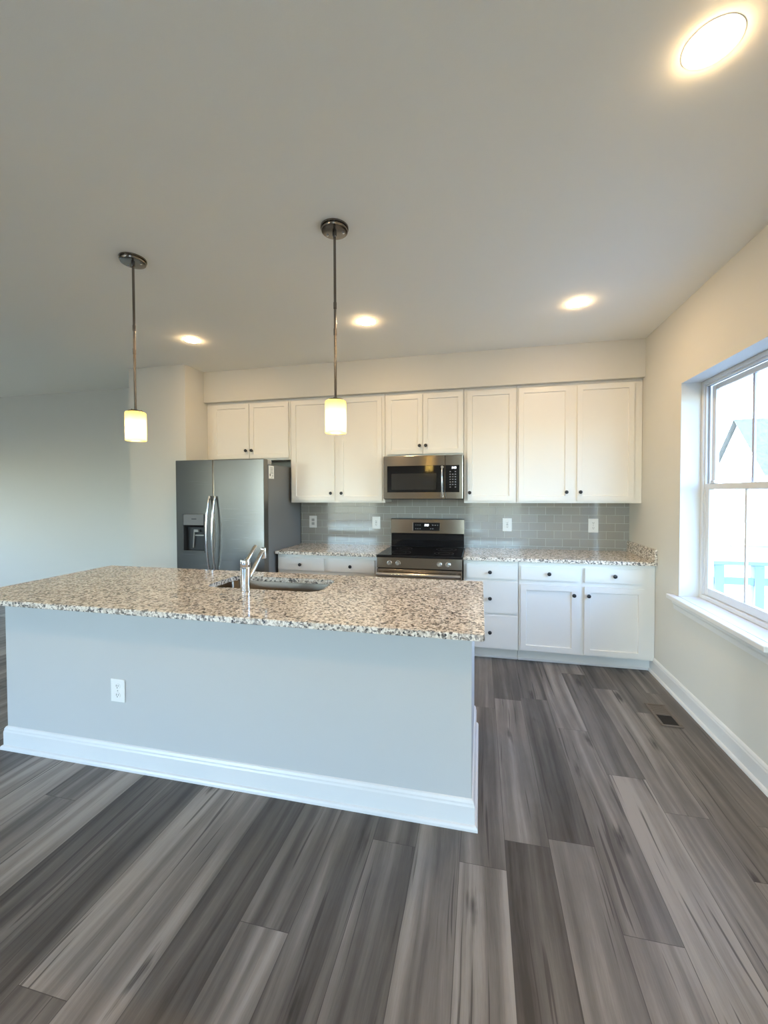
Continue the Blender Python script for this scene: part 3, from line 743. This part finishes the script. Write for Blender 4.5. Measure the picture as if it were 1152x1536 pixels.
for r_ in range(7):
    for c_ in range(3):
        z = 1.676-r_*.024; x = -1.660+c_*.024
        if r_ in (0, 6) and c_ == 1: continue
        g.box(x-.0055, x+.0055, MY-.0036, MY-.003, z-.0035, z+.0035, M['key'])
g.build('keypad', cp)
MB().box(MX1-.0095, MX1-.001, MY-.0035, MY-.001, MZ0+.008, MZ1-.006, M['chrome'], .001).build('edge_highlight', t)  # bright strip standing in for the highlight along the bezel edge

# ------------------------------------------------------------------ range
GX0, GX1 = -2.306, -1.536
t = thing('electric_range', ((GX0+GX1)/2, -.35, 0), 'stainless electric range with black glass cooktop between the white base cabinets', 'range')
bd = MB().box(GX0+.002, GX1-.002, -.655, -.022, .035, .897, M['dark_plastic'])
for x in (GX0+.05, GX1-.05):
    for y in (-.6, -.08): bd.box(x-.02, x+.02, y-.02, y+.02, 0, .036, M['dark_plastic'])
bd.build('body', t)
ck = MB().box(GX0, GX1, -.700, -.085, .897, .918, M['glass_black'], .005, 2)
for x, y, r_ in ((-2.13, -.52, .105), (-1.71, -.52, .085), (-2.13, -.25, .075), (-1.71, -.25, .095)):
    ck.lathe([(r_, 0), (r_+.002, .0003), (r_+.004, 0)], M['burner'], (x, y, .9182), seg=48)
    ck.lathe([(r_*.6, 0), (r_*.6+.0015, .0003), (r_*.6+.003, 0)], M['burner'], (x, y, .9182), seg=48)
ck.build('cooktop', t)
bg_ = MB().box(-2.302, -1.546, -.085, -.012, .9185, 1.056, M['glass_black'], .003)
bgo = bg_.build('backguard', t)
p = MB().prism([(-.090, 1.056), (-.012, 1.056), (-.012, 1.203), (-.078, 1.203)], 'x', -2.306, -1.542, M['steel_warm'], .002)
p.box(-2.306, -1.542, -.080, -.012, 1.2035, 1.2085, M['dark_plastic'])
po = p.build('backguard_panel', t)
def by(z): return -.090+(z-1.056)*.012/.147
gl = MB().prism([(by(1.085)-.0025, 1.085), (by(1.085)+.002, 1.085), (by(1.168)+.002, 1.168), (by(1.168)-.0025, 1.168)], 'x', -2.068, -1.790, M['glass_black'])
gl.prism([(by(1.083)-.003, 1.083), (by(1.083)+.001, 1.083), (by(1.17)+.001, 1.17), (by(1.17)-.003, 1.17)], 'x', -2.073, -2.068, M['chrome'])
digits(gl, '2:03', -1.946, by(1.14)-.0030, 1.134, .018, M['lit'])
for x in (-2.040, -2.018, -1.996, -1.862, -1.838, -1.814):
    gl.box(x-.006, x+.006, by(1.143)-.0032, by(1.143)-.0022, 1.140, 1.146, M['key'])
for x in (-2.040, -2.018, -1.996, -1.885, -1.862):
    gl.box(x-.005, x+.005, by(1.105)-.0032, by(1.105)-.0022, 1.102, 1.108, M['key'])
gl.build('display', po)
cpn = MB().prism([(-.655, .800), (-.699, .800), (-.692, .896), (-.655, .896)], 'x', GX0+.001, GX1-.001, M['steel_warm'], .002)
cpn.build('control_panel', t)
for x in (-2.187, -2.107, -1.736, -1.660):
    MB().lathe([(.023, 0), (.023, .004), (.020, .006), (.0195, .020), (.017, .026), (0, .027)], M['chrome'], (x, -.695, .845), (0, -1, .08), 28).box(x-.003, x+.003, -.727, -.700, .832, .858, M['chrome'], .002).build('knob', t)
od = MB().box(GX0+.003, GX1-.003, -.702, -.656, .225, .792, M['steel_warm'], .004, 2); odo = od.build('oven_door', t)
MB().box(GX0+.09, GX1-.09, -.7045, -.70, .33, .66, M['glass_black'], .002).build('window', odo)
h = MB().tube([(GX0+.012, -.752, .752), (GX1-.012, -.752, .752)], .017, M['chrome'], 20)
for x in (GX0+.045, GX1-.045): h.box(x-.014, x+.014, -.748, -.700, .742, .762, M['chrome'], .003)
h.build('handle', odo)
MB().box(GX0+.003, GX1-.003, -.700, -.656, .045, .215, M['steel_warm'], .004).build('storage_drawer', t)

# ------------------------------------------------------------------ outside
GZ = -2.6
struct(MB().box(-60, 90, -60, 90, GZ-.2, GZ, M['ground']).build('ground'))
struct(MB().box(XL-T, T, YR-T, .2, H+.25, 5.6, M['render']).build('wall_sun_block'))  # unseen block added above the ceiling to keep the deck in shade
struct(MB().box(XL-T, T, YR-T, .2, GZ, -.12, M['render']).build('wall_foundation'))
struct(MB().box(T+.01, 3.4, -6.6, .80, -.20, -.14, M['deck']).build('floor_deck'))
def railing(label, p0, p1, along):
    t = thing('deck_railing', ((p0[0]+p1[0])/2, (p0[1]+p1[1])/2, -.14), label, 'deck railing')
    def bar(a0, a1, off0, off1, z0, z1, name):
        mb = MB()
        if along == 'x': mb.box(a0, a1, p0[1]+off0, p0[1]+off1, z0, z1, M['deck_wood'], .004)
        else: mb.box(p0[0]+off0, p0[0]+off1, a0, a1, z0, z1, M['deck_wood'], .004)
        mb.build(name, t)
    a, b_ = (p0[0], p1[0]) if along == 'x' else (p0[1], p1[1])
    bar(a, b_, -.045, .045, .70, .745, 'top_rail'); bar(a, b_, -.03, .03, .49, .565, 'middle_rail'); bar(a, b_, -.025, .025, -.06, -.02, 'bottom_rail')
    n = int((b_-a)/.36)
    for i in range(n+1):
        c_ = a+.04+(b_-a-.08)*i/n; bar(c_-.045, c_+.045, -.04, .04, -.139, .70, 'post')
railing('pale blue painted deck railing seen through the lower window sash', (.34, .74), (3.34, .74), 'x')
def gable_house(name, label, x0, x1, y0, y1, zw, zr, ridge, wins=()):
    t = thing(name, ((x0+x1)/2, (y0+y1)/2, GZ), label, 'house')
    if ridge == 'y':
        xm = (x0+x1)/2
        MB().prism([(x0, GZ), (x1, GZ), (x1, zw), (xm, zr-.06), (x0, zw)], 'y', y0, y1, M['siding']).build('wall', t)
        s = (zr-zw)/(xm-x0); o = .25
        MB().prism([(x0-o, zw-s*o), (xm, zr), (x1+o, zw-s*o), (x1+o, zw-s*o+.04), (xm, zr+.05), (x0-o, zw-s*o+.04)], 'y', y0-.25, y1+.25, M['shingle']).build('roof', t)
    else:
        ym = (y0+y1)/2
        MB().prism([(y0, GZ), (y1, GZ), (y1, zw), (ym, zr-.06), (y0, zw)], 'x', x0, x1, M['siding']).build('wall', t)
        s = (zr-zw)/(ym-y0); o = .3
        MB().prism([(y0-o, zw-s*o), (ym, zr), (y1+o, zw-s*o), (y1+o, zw-s*o+.04), (ym, zr+.05), (y0-o, zw-s*o+.04)], 'x', x0-.3, x1+.3, M['shingle']).build('roof', t)
    for wx0, wx1, wz0, wz1 in wins:
        MB().box(wx0, wx1, y0-.05, y0+.02, wz0, wz1, M['grey_plastic']).build('window', t)
    return t
gable_house('neighbour_house', 'white sided house with a steep front gable beside the grey roofed one', 10.6, 13.6, 15.8, 20.0, .4, 2.2, 'y', [(11.6, 12.6, -1.5, -.2)])
gable_house('neighbour_house', 'white house with tall grey shingle roof seen through the upper sash', 14.4, 26, 21.6, 29, 1.4, 5.95, 'x')
gable_house('neighbour_house', 'white house lower down the street, left in the window view', 4.5, 10.2, 26, 34, 1.2, 3.0, 'y', [(8.6, 9.6, -.8, .8)])
gable_house('garden_shed', 'small pale shed with shingle roof beyond the deck railing', 9.3, 12.2, 10.2, 13.0, -.3, .85, 'x')['category'] = 'shed'
t = thing('fence', (10, 14, GZ), 'pale fence running behind the deck railing', 'fence')
MB().box(4, 18, 13.98, 14.0, GZ+.1, -.66, M['siding']).build('panel', t); MB().box(4, 18, 13.93, 14.03, -.66, -.60, M['deck_wood']).build('rail', t)
for i in range(8):
    MB().box(4+i*2-.06, 4+i*2+.06, 13.9, 13.98, GZ, -.52, M['siding'], .01).build('post', t)
